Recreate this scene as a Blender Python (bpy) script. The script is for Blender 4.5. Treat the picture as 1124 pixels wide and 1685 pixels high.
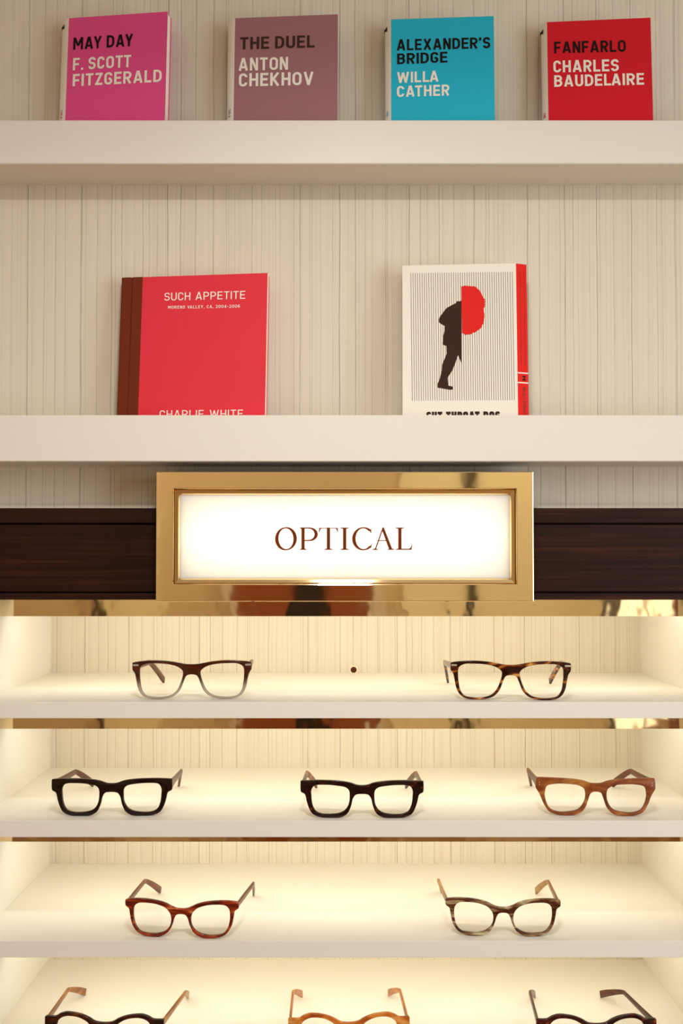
import bpy, bmesh, math, random
from mathutils import Vector, Matrix

# ------------------------------------------------------------------ scene, camera, light
SC = bpy.context.scene
COL = SC.collection
for o in list(bpy.data.objects):
    bpy.data.objects.remove(o)

IMG_W, IMG_H = 1124, 1685
FPX = 1500.0                       # focal length in pixels of the photograph
TILT = math.radians(1.2)           # camera looks very slightly up
PX, PY = 565.0, 915.0 - FPX * math.tan(TILT)   # principal point, horizon at y = 915

cam_d = bpy.data.cameras.new('camera')
cam = bpy.data.objects.new('camera', cam_d)
COL.objects.link(cam)
cam_d.sensor_fit = 'VERTICAL'
cam_d.sensor_height = 36.0
cam_d.sensor_width = 24.0
cam_d.lens = FPX / IMG_H * 36.0
cam_d.shift_x = -(PX - IMG_W / 2) / IMG_H
cam_d.shift_y = (PY - IMG_H / 2) / IMG_H
cam_d.clip_start = 0.02
cam.location = (0, 0, 0)
cam.rotation_euler = (math.radians(90) + TILT, 0, 0)
SC.camera = cam

SC.view_settings.view_transform = 'Standard'
SC.view_settings.look = 'None'
SC.view_settings.exposure = 0.0
SC.view_settings.gamma = 1.0
SC.view_settings.use_curve_mapping = False
SC.cycles.use_denoising = True
SC.cycles.max_bounces = 10
SC.cycles.diffuse_bounces = 5
SC.cycles.glossy_bounces = 5
SC.cycles.transparent_max_bounces = 16
SC.cycles.caustics_reflective = False
SC.cycles.caustics_refractive = False
SC.cycles.sample_clamp_indirect = 4.0

world = bpy.data.worlds.new('world')
SC.world = world
world.use_nodes = True
world.node_tree.nodes['Background'].inputs[0].default_value = (0.80, 0.90, 1.0, 1)
world.node_tree.nodes['Background'].inputs[1].default_value = 1.0


def area_light(name, loc, direction, sx, sy, power, color, spread=180):
    d = bpy.data.lights.new(name, 'AREA')
    d.shape = 'RECTANGLE'
    d.size, d.size_y = sx, sy
    d.energy = power
    d.color = color
    d.spread = math.radians(spread)
    o = bpy.data.objects.new(name, d)
    COL.objects.link(o)
    o.location = loc
    o.rotation_euler = Vector(direction).to_track_quat('-Z', 'Y').to_euler()
    return o


WARM = (1.0, 0.97, 0.91)
LED = (1.0, 0.96, 0.81)
# compact ceiling spot, hung in front of and above the shelves
area_light('spot_light', (0.0, 0.345, 0.66), (0.0, 0.12, -0.99), 0.11, 0.05, 4.9, (1.0, 0.98, 0.96), 158)
# daylight through the shop window in the right wall
area_light('window_daylight', (2.02, -0.35, -0.05), (-1, 0.25, 0), 1.3, 1.5, 28.0, (0.88, 0.97, 1.06))
# warm ceiling downlights of the shop
for i, (lx, ly) in enumerate(((-1.2, -0.6), (0.6, -1.1), (-0.9, -1.9), (1.0, -2.0))):
    area_light('downlight', (lx, ly, 1.13), (0, 0, -1), 0.22, 0.22, 5.0, WARM)

# ------------------------------------------------------------------ helpers
D = 1.08            # plane of the wooden band and the cabinet shelf fronts
WALL = 1.095        # papered wall above
CAB_BACK = 1.35     # back of the cabinet
LEDGE = 1.035       # front face of the two book ledges
LED_Y = 1.172


def ray(px, py):
    v = Vector(((px - PX) / FPX, 1.0, (PY - py) / FPX))
    return Matrix.Rotation(TILT, 3, 'X') @ v


def P(px, py, Y):
    r = ray(px, py)
    return r * (Y / r.y)


def on_floor(px, py, z):
    r = ray(px, py)
    return r * (z / r.z)


def srgb(*c):
    out = []
    for v in c:
        v = v / 255.0
        out.append(v / 12.92 if v <= 0.04045 else ((v + 0.055) / 1.055) ** 2.4)
    return tuple(out) + (1.0,)


MATS = {}


def mat(name, color, rough=0.5, metal=0.0, spec=0.5, coat=0.0):
    if name in MATS:
        return MATS[name]
    m = bpy.data.materials.new(name)
    m.use_nodes = True
    b = m.node_tree.nodes['Principled BSDF']
    b.inputs['Base Color'].default_value = color
    b.inputs['Roughness'].default_value = rough
    b.inputs['Metallic'].default_value = metal
    b.inputs['Specular IOR Level'].default_value = spec
    b.inputs['Coat Weight'].default_value = coat
    b.inputs['Coat Roughness'].default_value = 0.08
    MATS[name] = m
    return m


def nd(m, kind, **kw):
    n = m.node_tree.nodes.new(kind)
    for k, v in kw.items():
        setattr(n, k, v)
    return n


def lk(m, a, b):
    m.node_tree.links.new(a, b)


def math_node(m, op, a, b=None, clamp=False):
    n = nd(m, 'ShaderNodeMath', operation=op, use_clamp=clamp)
    for i, v in enumerate((a, b)):
        if v is None:
            continue
        if isinstance(v, (int, float)):
            n.inputs[i].default_value = v
        else:
            lk(m, v, n.inputs[i])
    return n.outputs[0]


def ramp(m, fac, stops, interp='LINEAR'):
    n = nd(m, 'ShaderNodeValToRGB')
    n.color_ramp.interpolation = interp
    els = n.color_ramp.elements
    while len(els) < len(stops):
        els.new(0.5)
    for e, (p, c) in zip(els, stops):
        e.position = p
        e.color = c
    lk(m, fac, n.inputs[0])
    return n.outputs[0]


def bsdf(m):
    return m.node_tree.nodes['Principled BSDF']


def fine_bump(m, scale, strength, dist=0.0006, stretch=(1, 1, 1)):
    tc = nd(m, 'ShaderNodeTexCoord')
    mp = nd(m, 'ShaderNodeMapping')
    mp.inputs['Scale'].default_value = stretch
    nz = nd(m, 'ShaderNodeTexNoise')
    nz.inputs['Scale'].default_value = scale
    nz.inputs['Detail'].default_value = 3
    bp = nd(m, 'ShaderNodeBump')
    bp.inputs['Strength'].default_value = strength
    bp.inputs['Distance'].default_value = dist
    lk(m, tc.outputs['Object'], mp.inputs[0])
    lk(m, mp.outputs[0], nz.inputs['Vector'])
    lk(m, nz.outputs[0], bp.inputs['Height'])
    lk(m, bp.outputs[0], bsdf(m).inputs['Normal'])
    return m


def wallpaper():
    m = mat('striped_wallpaper', (1, 1, 1, 1), 0.75, spec=0.25)
    tc = nd(m, 'ShaderNodeTexCoord')
    sep = nd(m, 'ShaderNodeSeparateXYZ')
    lk(m, tc.outputs['Object'], sep.inputs[0])
    x, z = sep.outputs[0], sep.outputs[2]
    wob = nd(m, 'ShaderNodeTexNoise', noise_dimensions='2D')
    cmb = nd(m, 'ShaderNodeCombineXYZ')
    lk(m, math_node(m, 'MULTIPLY', x, 40), cmb.inputs[0])
    lk(m, math_node(m, 'MULTIPLY', z, 9), cmb.inputs[1])
    lk(m, cmb.outputs[0], wob.inputs['Vector'])
    wob.inputs['Scale'].default_value = 1.0
    xo = math_node(m, 'ADD', x, math_node(m, 'MULTIPLY', math_node(m, 'SUBTRACT', wob.outputs[0], 0.5), 0.0022))
    total = None
    for freq, width, gain, off in ((48, 0.036, 1.0, 3.1), (80, 0.05, 0.62, 11.7), (150, 0.09, 0.22, 27.3)):
        v = nd(m, 'ShaderNodeTexVoronoi', voronoi_dimensions='1D', feature='F1')
        v.inputs['Scale'].default_value = 1.0
        v.inputs['Randomness'].default_value = 1.0
        lk(m, math_node(m, 'ADD', math_node(m, 'MULTIPLY', xo, freq), off), v.inputs['W'])
        line = math_node(m, 'SUBTRACT', 1.0, math_node(m, 'DIVIDE', v.outputs['Distance'], width), clamp=True)
        sepc = nd(m, 'ShaderNodeSeparateColor')
        lk(m, v.outputs['Color'], sepc.inputs[0])
        amp = math_node(m, 'ADD', math_node(m, 'MULTIPLY', sepc.outputs[0], 0.8), 0.2)
        g = math_node(m, 'MULTIPLY', math_node(m, 'MULTIPLY', line, amp), gain)
        total = g if total is None else math_node(m, 'MAXIMUM', total, g)
    # thread brightness varies along its length
    al = nd(m, 'ShaderNodeTexNoise', noise_dimensions='2D')
    cm2 = nd(m, 'ShaderNodeCombineXYZ')
    lk(m, math_node(m, 'MULTIPLY', x, 130), cm2.inputs[0])
    lk(m, math_node(m, 'MULTIPLY', z, 14), cm2.inputs[1])
    lk(m, cm2.outputs[0], al.inputs['Vector'])
    al.inputs['Scale'].default_value = 1.0
    total = math_node(m, 'MULTIPLY', total, math_node(m, 'ADD', math_node(m, 'MULTIPLY', al.outputs[0], 1.1), 0.30), clamp=True)
    # soft broad streaks
    br = nd(m, 'ShaderNodeTexNoise', noise_dimensions='2D')
    cm3 = nd(m, 'ShaderNodeCombineXYZ')
    lk(m, math_node(m, 'MULTIPLY', x, 60), cm3.inputs[0])
    lk(m, math_node(m, 'MULTIPLY', z, 0.6), cm3.inputs[1])
    lk(m, cm3.outputs[0], br.inputs['Vector'])
    br.inputs['Scale'].default_value = 1.0
    br.inputs['Detail'].default_value = 4
    base = ramp(m, br.outputs[0], ((0.3, srgb(220, 209, 188)), (0.7, srgb(225, 214, 194))))
    mx = nd(m, 'ShaderNodeMix', data_type='RGBA')
    lk(m, total, mx.inputs['Factor'])
    lk(m, base, mx.inputs['A'])
    mx.inputs['B'].default_value = srgb(128, 118, 98)
    lk(m, mx.outputs['Result'], bsdf(m).inputs['Base Color'])
    bp = nd(m, 'ShaderNodeBump')
    bp.inputs['Strength'].default_value = 0.25
    bp.inputs['Distance'].default_value = 0.0004
    lk(m, math_node(m, 'SUBTRACT', 1.0, total), bp.inputs['Height'])
    lk(m, bp.outputs[0], bsdf(m).inputs['Normal'])
    return m


def dark_wood():
    m = mat('dark_stained_wood', (1, 1, 1, 1), 0.5, spec=0.15)
    tc = nd(m, 'ShaderNodeTexCoord')
    mp = nd(m, 'ShaderNodeMapping')
    mp.inputs['Scale'].default_value = (5, 60, 210)
    nz = nd(m, 'ShaderNodeTexNoise')
    nz.inputs['Scale'].default_value = 1.0
    nz.inputs['Detail'].default_value = 6
    nz.inputs['Distortion'].default_value = 0.6
    lk(m, tc.outputs['Object'], mp.inputs[0])
    lk(m, mp.outputs[0], nz.inputs['Vector'])
    c = ramp(m, nz.outputs[0], ((0.30, srgb(32, 12, 5)), (0.55, srgb(46, 20, 10)), (0.78, srgb(70, 36, 20))))
    lk(m, c, bsdf(m).inputs['Base Color'])
    bp = nd(m, 'ShaderNodeBump')
    bp.inputs['Strength'].default_value = 0.2
    bp.inputs['Distance'].default_value = 0.0004
    lk(m, nz.outputs[0], bp.inputs['Height'])
    lk(m, bp.outputs[0], bsdf(m).inputs['Normal'])
    return m


def brass(name, wav=0.25, scale=14):
    m = mat(name, srgb(250, 224, 172), 0.05, metal=1.0)
    fine_bump(m, scale, wav, 0.004, (1, 1, 1))
    return m


def acetate(name, stops, stretch=(30, 30, 120), rough=0.09, seed=0.0, dist=1.0, coat=0.0, fade=None, detail=3.0, alpha=1.0):
    """Cellulose acetate: streaks of colour that run along the sheet."""
    m = mat(name, (1, 1, 1, 1), rough, coat=coat, spec=0.35)
    tc = nd(m, 'ShaderNodeTexCoord')
    mp = nd(m, 'ShaderNodeMapping')
    mp.inputs['Location'].default_value = (seed, seed * 1.7, seed * 0.6)
    mp.inputs['Scale'].default_value = stretch
    nz = nd(m, 'ShaderNodeTexNoise')
    nz.inputs['Scale'].default_value = 1.0
    nz.inputs['Detail'].default_value = detail
    nz.inputs['Distortion'].default_value = dist
    lk(m, tc.outputs['Object'], mp.inputs[0])
    lk(m, mp.outputs[0], nz.inputs['Vector'])
    col = ramp(m, nz.outputs[0], stops)
    if fade:                                   # sheet dyed from one colour to another, bottom to top
        z0, z1, c0, a0 = fade
        sep = nd(m, 'ShaderNodeSeparateXYZ')
        lk(m, tc.outputs['Object'], sep.inputs[0])
        mr = nd(m, 'ShaderNodeMapRange', interpolation_type='SMOOTHSTEP')
        mr.inputs['From Min'].default_value = z0
        mr.inputs['From Max'].default_value = z1
        lk(m, sep.outputs[2], mr.inputs[0])
        mx = nd(m, 'ShaderNodeMix', data_type='RGBA')
        lk(m, mr.outputs[0], mx.inputs['Factor'])
        mx.inputs['A'].default_value = c0
        lk(m, col, mx.inputs['B'])
        col = mx.outputs['Result']
        al = nd(m, 'ShaderNodeMapRange')
        al.inputs['To Min'].default_value = a0
        al.inputs['To Max'].default_value = 1.0
        lk(m, mr.outputs[0], al.inputs[0])
        lk(m, al.outputs[0], bsdf(m).inputs['Alpha'])
    elif alpha < 1:
        bsdf(m).inputs['Alpha'].default_value = alpha
    lk(m, col, bsdf(m).inputs['Base Color'])
    return m


def lens_mat():
    m = mat('clear_demo_lens', (1, 1, 1, 1))
    nt = m.node_tree
    nt.nodes.remove(bsdf(m))
    out = [n for n in nt.nodes if n.type == 'OUTPUT_MATERIAL'][0]
    tr = nd(m, 'ShaderNodeBsdfTransparent')
    tr.inputs[0].default_value = (0.995, 0.995, 0.992, 1)
    gl = nd(m, 'ShaderNodeBsdfGlossy')
    gl.inputs['Roughness'].default_value = 0.01
    fr = nd(m, 'ShaderNodeFresnel')
    fr.inputs['IOR'].default_value = 1.30
    mx = nd(m, 'ShaderNodeMixShader')
    lk(m, fr.outputs[0], mx.inputs[0])
    lk(m, tr.outputs[0], mx.inputs[1])
    lk(m, gl.outputs[0], mx.inputs[2])
    lk(m, mx.outputs[0], out.inputs[0])
    return m


def translucent_panel():
    m = mat('opal_acrylic', (1, 1, 1, 1))
    nt = m.node_tree
    out = [n for n in nt.nodes if n.type == 'OUTPUT_MATERIAL'][0]
    b = bsdf(m)
    b.inputs['Base Color'].default_value = srgb(240, 236, 228)
    b.inputs['Roughness'].default_value = 0.25
    tr = nd(m, 'ShaderNodeBsdfTranslucent')
    tr.inputs[0].default_value = (1.0, 0.96, 0.88, 1)
    mx = nd(m, 'ShaderNodeMixShader')
    mx.inputs[0].default_value = 0.55
    lk(m, b.outputs[0], mx.inputs[1])
    lk(m, tr.outputs[0], mx.inputs[2])
    lk(m, mx.outputs[0], out.inputs[0])
    return m


class MB:
    """collects faces of one mesh"""
    def __init__(self):
        self.v, self.f = [], []

    def add(self, verts, faces):
        n = len(self.v)
        self.v += [tuple(p) for p in verts]
        self.f += [tuple(i + n for i in f) for f in faces]
        return self

    def box(self, x0, x1, y0, y1, z0, z1):
        v = [(x, y, z) for z in (z0, z1) for y in (y0, y1) for x in (x0, x1)]
        return self.add(v, [(0, 2, 3, 1), (4, 5, 7, 6), (0, 1, 5, 4), (2, 6, 7, 3), (0, 4, 6, 2), (1, 3, 7, 5)])

    def prism(self, poly, z0, z1):
        """plan polygon (x, y), counter-clockwise seen from above"""
        n = len(poly)
        v = [(x, y, z0) for x, y in poly] + [(x, y, z1) for x, y in poly]
        f = [tuple(reversed(range(n))), tuple(range(n, 2 * n))]
        f += [(i, (i + 1) % n, (i + 1) % n + n, i + n) for i in range(n)]
        return self.add(v, f)

    def profile_x(self, prof, x0, x1):
        """cross-section (y, z) pulled along x"""
        n = len(prof)
        v = [(x0, y, z) for y, z in prof] + [(x1, y, z) for y, z in prof]
        f = [tuple(range(n)), tuple(reversed(range(n, 2 * n)))]
        f += [(i, i + n, (i + 1) % n + n, (i + 1) % n) for i in range(n)]
        return self.add(v, f)

    def build(self, name, material, parent=None, bevel=0.0, smooth=None, recalc=True):
        me = bpy.data.meshes.new(name)
        me.from_pydata(self.v, [], self.f)
        if recalc or bevel:
            bm = bmesh.new()
            bm.from_mesh(me)
            bmesh.ops.recalc_face_normals(bm, faces=bm.faces)
            if bevel:
                bmesh.ops.bevel(bm, geom=list(bm.edges), offset=bevel, segments=2, affect='EDGES', profile=0.6)
            bm.to_mesh(me)
            bm.free()
        me.materials.append(material)
        if smooth is not None:
            me.polygons.foreach_set('use_smooth', [True] * len(me.polygons))
            me.set_sharp_from_angle(angle=math.radians(smooth))
        o = bpy.data.objects.new(name, me)
        COL.objects.link(o)
        if parent:
            o.parent = parent
        return o


def box(name, x0, x1, y0, y1, z0, z1, material, parent=None, bevel=0.0):
    return MB().box(x0, x1, y0, y1, z0, z1).build(name, material, parent, bevel)


def empty(name, loc=(0, 0, 0)):
    o = bpy.data.objects.new(name, None)
    o.empty_display_size = 0.05
    COL.objects.link(o)
    o.location = loc
    return o


def tag(o, label=None, cat=None, group=None, kind=None):
    for k, v in (('label', label), ('category', cat), ('group', group), ('kind', kind)):
        if v:
            o[k] = v
    return o


M_PAPER = wallpaper()
M_WOOD = dark_wood()
M_BRASS = brass('polished_brass', 0.10, 9)
M_BRASS_V = brass('polished_brass_sheet', 0.30, 10)
M_WHITE = fine_bump(mat('cream_white_paint', srgb(232, 224, 210), 0.42, spec=0.4), 260, 0.05)
M_CAB = fine_bump(mat('cabinet_cream_lacquer', srgb(238, 232, 219), 0.45, spec=0.35), 260, 0.04)
M_LENS = lens_mat()
M_STEEL = mat('polished_steel', srgb(235, 232, 226), 0.32, metal=1.0)
M_DARKHOLE = mat('dark_bronze', srgb(90, 48, 22), 0.4, metal=0.7)

# ------------------------------------------------------------------ the room
FLOOR, CEIL, XL, XR, YF = -1.5, 1.15, -2.2, 2.2, -2.6
m_floor = mat('oak_floor', srgb(160, 126, 92), 0.35)
m_ceil = mat('white_ceiling', srgb(236, 230, 220), 0.8)
m_tan = fine_bump(mat('tan_painted_wall', srgb(222, 200, 166), 0.7), 90, 0.08)

z_band_top = P(PX, 836, D).z
z_band_bot = P(PX, 987, D).z
CX0 = P(84, 1014, CAB_BACK).x          # inner faces of the cabinet's sides
CX1 = P(1054, 1014, CAB_BACK).x
Z_SH = [P(PX, y, D).z for y in (1155, 1350.5, 1548.5, 1746)]   # shelf tops
SH_T = Z_SH[0] - P(PX, 1182, D).z                              # shelf thickness
z_cab_bot = Z_SH[3] - SH_T

tag(box('floor', XL, XR, YF, 1.45, FLOOR - 0.05, FLOOR, m_floor), 'brown wooden shop floor', kind='structure')
tag(box('ceiling', XL, XR, YF, 1.45, CEIL, CEIL + 0.05, m_ceil), 'white shop ceiling', kind='structure')
tag(box('wall_left', XL - 0.06, XL, YF, 1.45, FLOOR, CEIL, m_tan), 'tan painted side wall', kind='structure')
tag(box('wall_front', XL, XR, YF - 0.06, YF, FLOOR, CEIL, m_tan), 'tan wall facing the shelves', kind='structure')
mw = MB()
mw.box(XR, XR + 0.06, YF, -1.05, FLOOR, CEIL)
mw.box(XR, XR + 0.06, 0.40, 1.45, FLOOR, CEIL)
mw.box(XR, XR + 0.06, -1.05, 0.40, FLOOR, -0.85)
mw.box(XR, XR + 0.06, -1.05, 0.40, 1.0, CEIL)
tag(mw.build('wall_right', m_tan, recalc=False), 'tan side wall with the shop window', kind='structure')
win = empty('window_1', (XR + 0.03, -0.325, -0.85))
tag(win, 'shop window letting in daylight', kind='structure')
for (a, b, c, d_) in ((-0.725, -0.685, 0, 1.85), (0.685, 0.725, 0, 1.85), (-0.725, 0.725, 0, 0.04), (-0.725, 0.725, 1.81, 1.85), (-0.02, 0.02, 0, 1.85)):
    box('window_frame', -0.03, 0.03, a, b, c, d_, M_WHITE, win)
box('pane', -0.004, 0.004, -0.69, 0.69, 0.03, 1.82, M_LENS, win)

# papered wall above the wooden band, and the wall that flanks the built-in cabinet
back = tag(box('wall_back', XL, XR, WALL, WALL + 0.05, z_band_top - 0.05, CEIL, M_PAPER), 'cream wallpaper with fine grey vertical threads', kind='structure')
flank = MB()
flank.box(XL, CX0 - 0.02, WALL, WALL + 0.05, FLOOR, z_band_top - 0.05)
flank.box(CX1 + 0.02, XR, WALL, WALL + 0.05, FLOOR, z_band_top - 0.05)
flank.box(CX0 - 0.02, CX1 + 0.02, WALL, WALL + 0.05, FLOOR, z_cab_bot - 0.02)
tag(flank.build('wall_flank', M_WHITE, recalc=False), 'cream wall around the built-in cabinet', kind='structure')

# dark wooden band: board, top strip and bottom strip with grooves between them
band = tag(empty('trim_1', (0, D, z_band_bot)), 'dark stained wooden fascia board behind the lit sign', kind='structure')
hB = z_band_top - z_band_bot
zt = P(PX, 863, D).z - z_band_bot
zb = P(PX, 974, D).z - z_band_bot
BX = 0.78
box('board', -BX, BX, 0.0035, 0.045, zb, zt, M_WOOD, band, 0.0008)
box('top_strip', -BX, BX, 0.0, 0.045, zt + 0.0018, hB, M_WOOD, band, 0.0008)
box('bottom_strip', -BX, BX, 0.0, 0.045, 0.0, zb - 0.0018, M_WOOD, band, 0.0008)
box('backing_board', -BX, BX, 0.012, 0.044, 0.002, hB - 0.002, M_WOOD, band)

# unseen panels and a glowing pane, added on the facing wall for brass reflections
m_rust = mat('reflected_rust', srgb(150, 78, 40), 0.4)
m_black = mat('reflected_dark', srgb(26, 16, 10), 0.5)
m_gold = mat('reflected_cream', srgb(250, 240, 206), 0.6)
m_pale = mat('reflected_window_glow', srgb(240, 240, 232), 0.6)
bsdf(m_pale).inputs['Emission Color'].default_value = (1.0, 1.0, 0.97, 1)
bsdf(m_pale).inputs['Emission Strength'].default_value = 1.2  # emission added to brighten the right end of the brass
low = tag(empty('reflected_panels_low', (-0.18, YF, FLOOR)), 'low reddish and dark panels added for the brass to reflect', kind='structure')  # added to give the brass its rust and dark reflections
box('panel', -0.40, -0.09, 0.002, 0.045, 0, 1.5, m_rust, low)
box('panel', 0.09, 0.34, 0.002, 0.045, 0, 1.5, m_rust, low)
box('dark_panel', -0.09, 0.09, 0.002, 0.02, 0, 1.5, m_black, low)
for x in (-0.44, 0.34):
    box('batten', x, x + 0.04, 0.002, 0.06, 0, 1.54, M_WHITE, low)
cream_refl = tag(empty('reflected_panels_cream', (0, YF, FLOOR)), 'cream panels added on the facing wall for the brass to reflect', kind='structure')  # added, with battens, to make pale and dark bands in the brass
for x0, x1 in ((-1.28, -0.95), (0.30, 0.62), (0.68, 1.38)):
    box('panel', x0, x1, 0.002, 0.03, 0.3, 2.3, m_gold, cream_refl)
for x in (-1.33, 0.63, 1.39):
    box('batten', x, x + 0.04, 0.002, 0.05, 0.1, 2.4, M_WOOD, cream_refl)
box('batten', 1.76, 2.1, 0.002, 0.05, 0.1, 2.4, m_rust, cream_refl)

win2 = tag(empty('reflected_window', (1.60, YF, FLOOR + 0.6)), 'glowing window pane added on the facing wall for the brass to reflect', kind='structure')  # unseen emissive pane, added for a white streak in the brass
box('pane', -0.15, 0.15, 0.002, 0.012, 0.0, 1.7, m_pale, win2)
for x in (-0.18, 0.15, -0.012):
    box('window_frame', x, x + 0.03, 0.002, 0.04, -0.03, 1.73, M_WHITE, win2)
# the hung lamp that holds the spot
lamp = tag(empty('ceiling_lamp', (0, 0.345, CEIL)), 'small ceiling lamp hung before the shelves', kind='structure')
hb = MB()
hb.box(-0.075, 0.075, -0.05, 0.05, -0.46, -0.43)
hb.build('lamp_housing', M_STEEL, lamp)
box('lamp_stem', -0.008, 0.008, -0.008, 0.008, -0.43, 0, M_STEEL, lamp)

# ------------------------------------------------------------------ book ledges
LIP_T = 0.009
SHELF_X = 0.80


def ledge(y_top, y_bot, label):
    zt_, zb_ = P(PX, y_top, LEDGE).z, P(PX, y_bot, LEDGE).z
    zfl = zt_ - 0.032
    c = 0.0009
    prof = [(LEDGE, zb_ + c), (LEDGE, zt_ - c), (LEDGE + c, zt_), (LEDGE + LIP_T - c, zt_), (LEDGE + LIP_T, zt_ - c),
            (LEDGE + LIP_T, zfl), (WALL, zfl), (WALL, zb_), (LEDGE + c, zb_)]
    m = MB().profile_x([(y, z - zb_) for y, z in prof], -SHELF_X, SHELF_X)
    o = m.build('wall_shelf', M_WHITE)
    o.location = (0, 0, zb_)
    tag(o, label, 'shelf', 'cream ledges on the papered wall')
    return zfl, zt_


FL_U, LIP_U = ledge(197.5, 269.5, 'cream wall ledge holding the four small colourful paperbacks')
FL_L, LIP_L = ledge(683, 759.5, 'cream wall ledge holding two books, just above the lit sign')

# ------------------------------------------------------------------ display cabinet
cab = tag(empty('display_cabinet', (0, D, z_cab_bot)), 'cream built-in cabinet with lit shelves of eyeglasses under the sign', 'cabinet')


def cbox(name, x0, x1, y0, y1, z0, z1, m, parent=cab, bevel=0.0):
    return box(name, x0, x1, y0 - D, y1 - D, z0 - z_cab_bot, z1 - z_cab_bot, m, parent, bevel)


cbox('back_panel', CX0 - 0.018, CX1 + 0.018, CAB_BACK, CAB_BACK + 0.012, z_cab_bot, z_band_bot + 0.02, M_PAPER)
for x0, x1 in ((CX0 - 0.018, CX0), (CX1, CX1 + 0.018)):
    cbox('side_panel', x0, x1, D, CAB_BACK, z_cab_bot, z_band_bot - 0.0005, M_CAB)
cbox('top_panel', CX0, CX1, D + 0.046, CAB_BACK, z_band_bot + 0.0005, z_band_bot + 0.018, M_CAB)
VAL_Y = 1.138
VAL_H = 0.0232


def valance(ztop, parent):
    return cbox('brass_valance', CX0, CX1, VAL_Y, VAL_Y + 0.0025, ztop - VAL_H, ztop - 0.0002, M_BRASS_V, parent)


valance(z_band_bot, cab)
for z in Z_SH:
    s = cbox('shelf', CX0, CX1, D, CAB_BACK, z - SH_T, z, M_CAB, cab, 0.0006)
    if z != Z_SH[3]:
        valance(z - SH_T, s)
# light strips tucked behind the brass valances
for i, z in enumerate([z_band_bot] + [q - SH_T for q in Z_SH[:3]]):
    a = area_light('shelf_strip_light', (0.012, LED_Y, z - 0.006), (0, 0.78, -0.62), 0.81, 0.035, (1.03, 0.97, 0.97, 0.97)[i], LED)
    box('light_strip', CX0 + 0.002, CX1 - 0.002, LED_Y - 0.008 - D, LED_Y + 0.008 - D, z - 0.004 - z_cab_bot, z - 0.0002 - z_cab_bot, M_WHITE, cab)

# small lock in the back panel
lock_p = P(582, 1102, CAB_BACK)
lk_root = empty('cam_lock', (lock_p.x, CAB_BACK, lock_p.z))
tag(lk_root, 'small round dark hole with a pale ring in the back panel', 'lock')


def ring(name, r0, r1, y0, y1, m, parent, n=24):
    mb = MB()
    v = []
    for r, y in ((r0, y1), (r0, y0), (r1, y0 + 0.0003), (r1, y1)):
        v += [(r * math.cos(2 * math.pi * i / n), y, r * math.sin(2 * math.pi * i / n)) for i in range(n)]
    f = []
    for k in range(4):
        for i in range(n):
            a, b = k * n + i, k * n + (i + 1) % n
            c, d_ = ((k + 1) % 4) * n + (i + 1) % n, ((k + 1) % 4) * n + i
            f.append((a, b, c, d_))
    mb.add(v, f)
    return mb.build(name, m, parent, smooth=40)


ring('collar', 0.0046, 0.0064, -0.0022, 0.0, mat('pale_ring', srgb(250, 226, 196), 0.35), lk_root)
ring('core', 0.0012, 0.0046, -0.0012, 0.0, M_DARKHOLE, lk_root)
ring('keyhole', 0.00005, 0.0012, -0.0006, 0.0, mat('keyhole_black', srgb(20, 8, 4), 0.6), lk_root)

# ------------------------------------------------------------------ stroke lettering


def fillet_path(pts, r, closed=False, seg=7):
    out = []
    n = len(pts)
    for i, p in enumerate(pts):
        p = Vector(p)
        if not closed and i in (0, n - 1):
            out.append(p)
            continue
        a, b = Vector(pts[i - 1]), Vector(pts[(i + 1) % n])
        da, db = (a - p), (b - p)
        la, lb = da.length, db.length
        ka = 0.5 if (closed or i - 1 > 0) else 1.0
        kb = 0.5 if (closed or i + 1 < n - 1) else 1.0
        cut = min(r, la * ka, lb * kb)
        p0, p1 = p + da.normalized() * cut, p + db.normalized() * cut
        for k in range(seg + 1):
            t = k / seg
            # rational quadratic, close to a circular arc
            w = 0.75
            den = (1 - t) ** 2 + 2 * w * t * (1 - t) + t * t
            out.append((p0 * (1 - t) ** 2 + p * 2 * w * t * (1 - t) + p1 * t * t) / den)
    res = []
    for q in out:
        if not res or (q - res[-1]).length > 1e-5:
            res.append(q)
    if closed and (res[0] - res[-1]).length < 1e-5:
        res.pop()
    return res


def stroke_quads(pts, hw, closed=False):
    """polyline to strip polygons; hw is a number or a list of half widths"""
    n = len(pts)
    hws = hw if isinstance(hw, (list, tuple)) else [hw] * n
    L, R = [], []
    for i in range(n):
        p = pts[i]
        if closed:
            d0, d1 = (p - pts[i - 1]), (pts[(i + 1) % n] - p)
        else:
            d0 = p - pts[i - 1] if i else pts[1] - p
            d1 = pts[i + 1] - p if i < n - 1 else p - pts[i - 1]
        d0, d1 = d0.normalized(), d1.normalized()
        n0, n1 = Vector((-d0.y, d0.x)), Vector((-d1.y, d1.x))
        m = n0 + n1
        if m.length < 1e-6:
            m = n0
        m.normalize()
        s = hws[i] / max(0.35, m.dot(n0))
        L.append(p + m * s)
        R.append(p - m * s)
    quads = []
    for i in range(n if closed else n - 1):
        j = (i + 1) % n
        quads.append((R[i], R[j], L[j], L[i]))
    return quads


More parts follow.
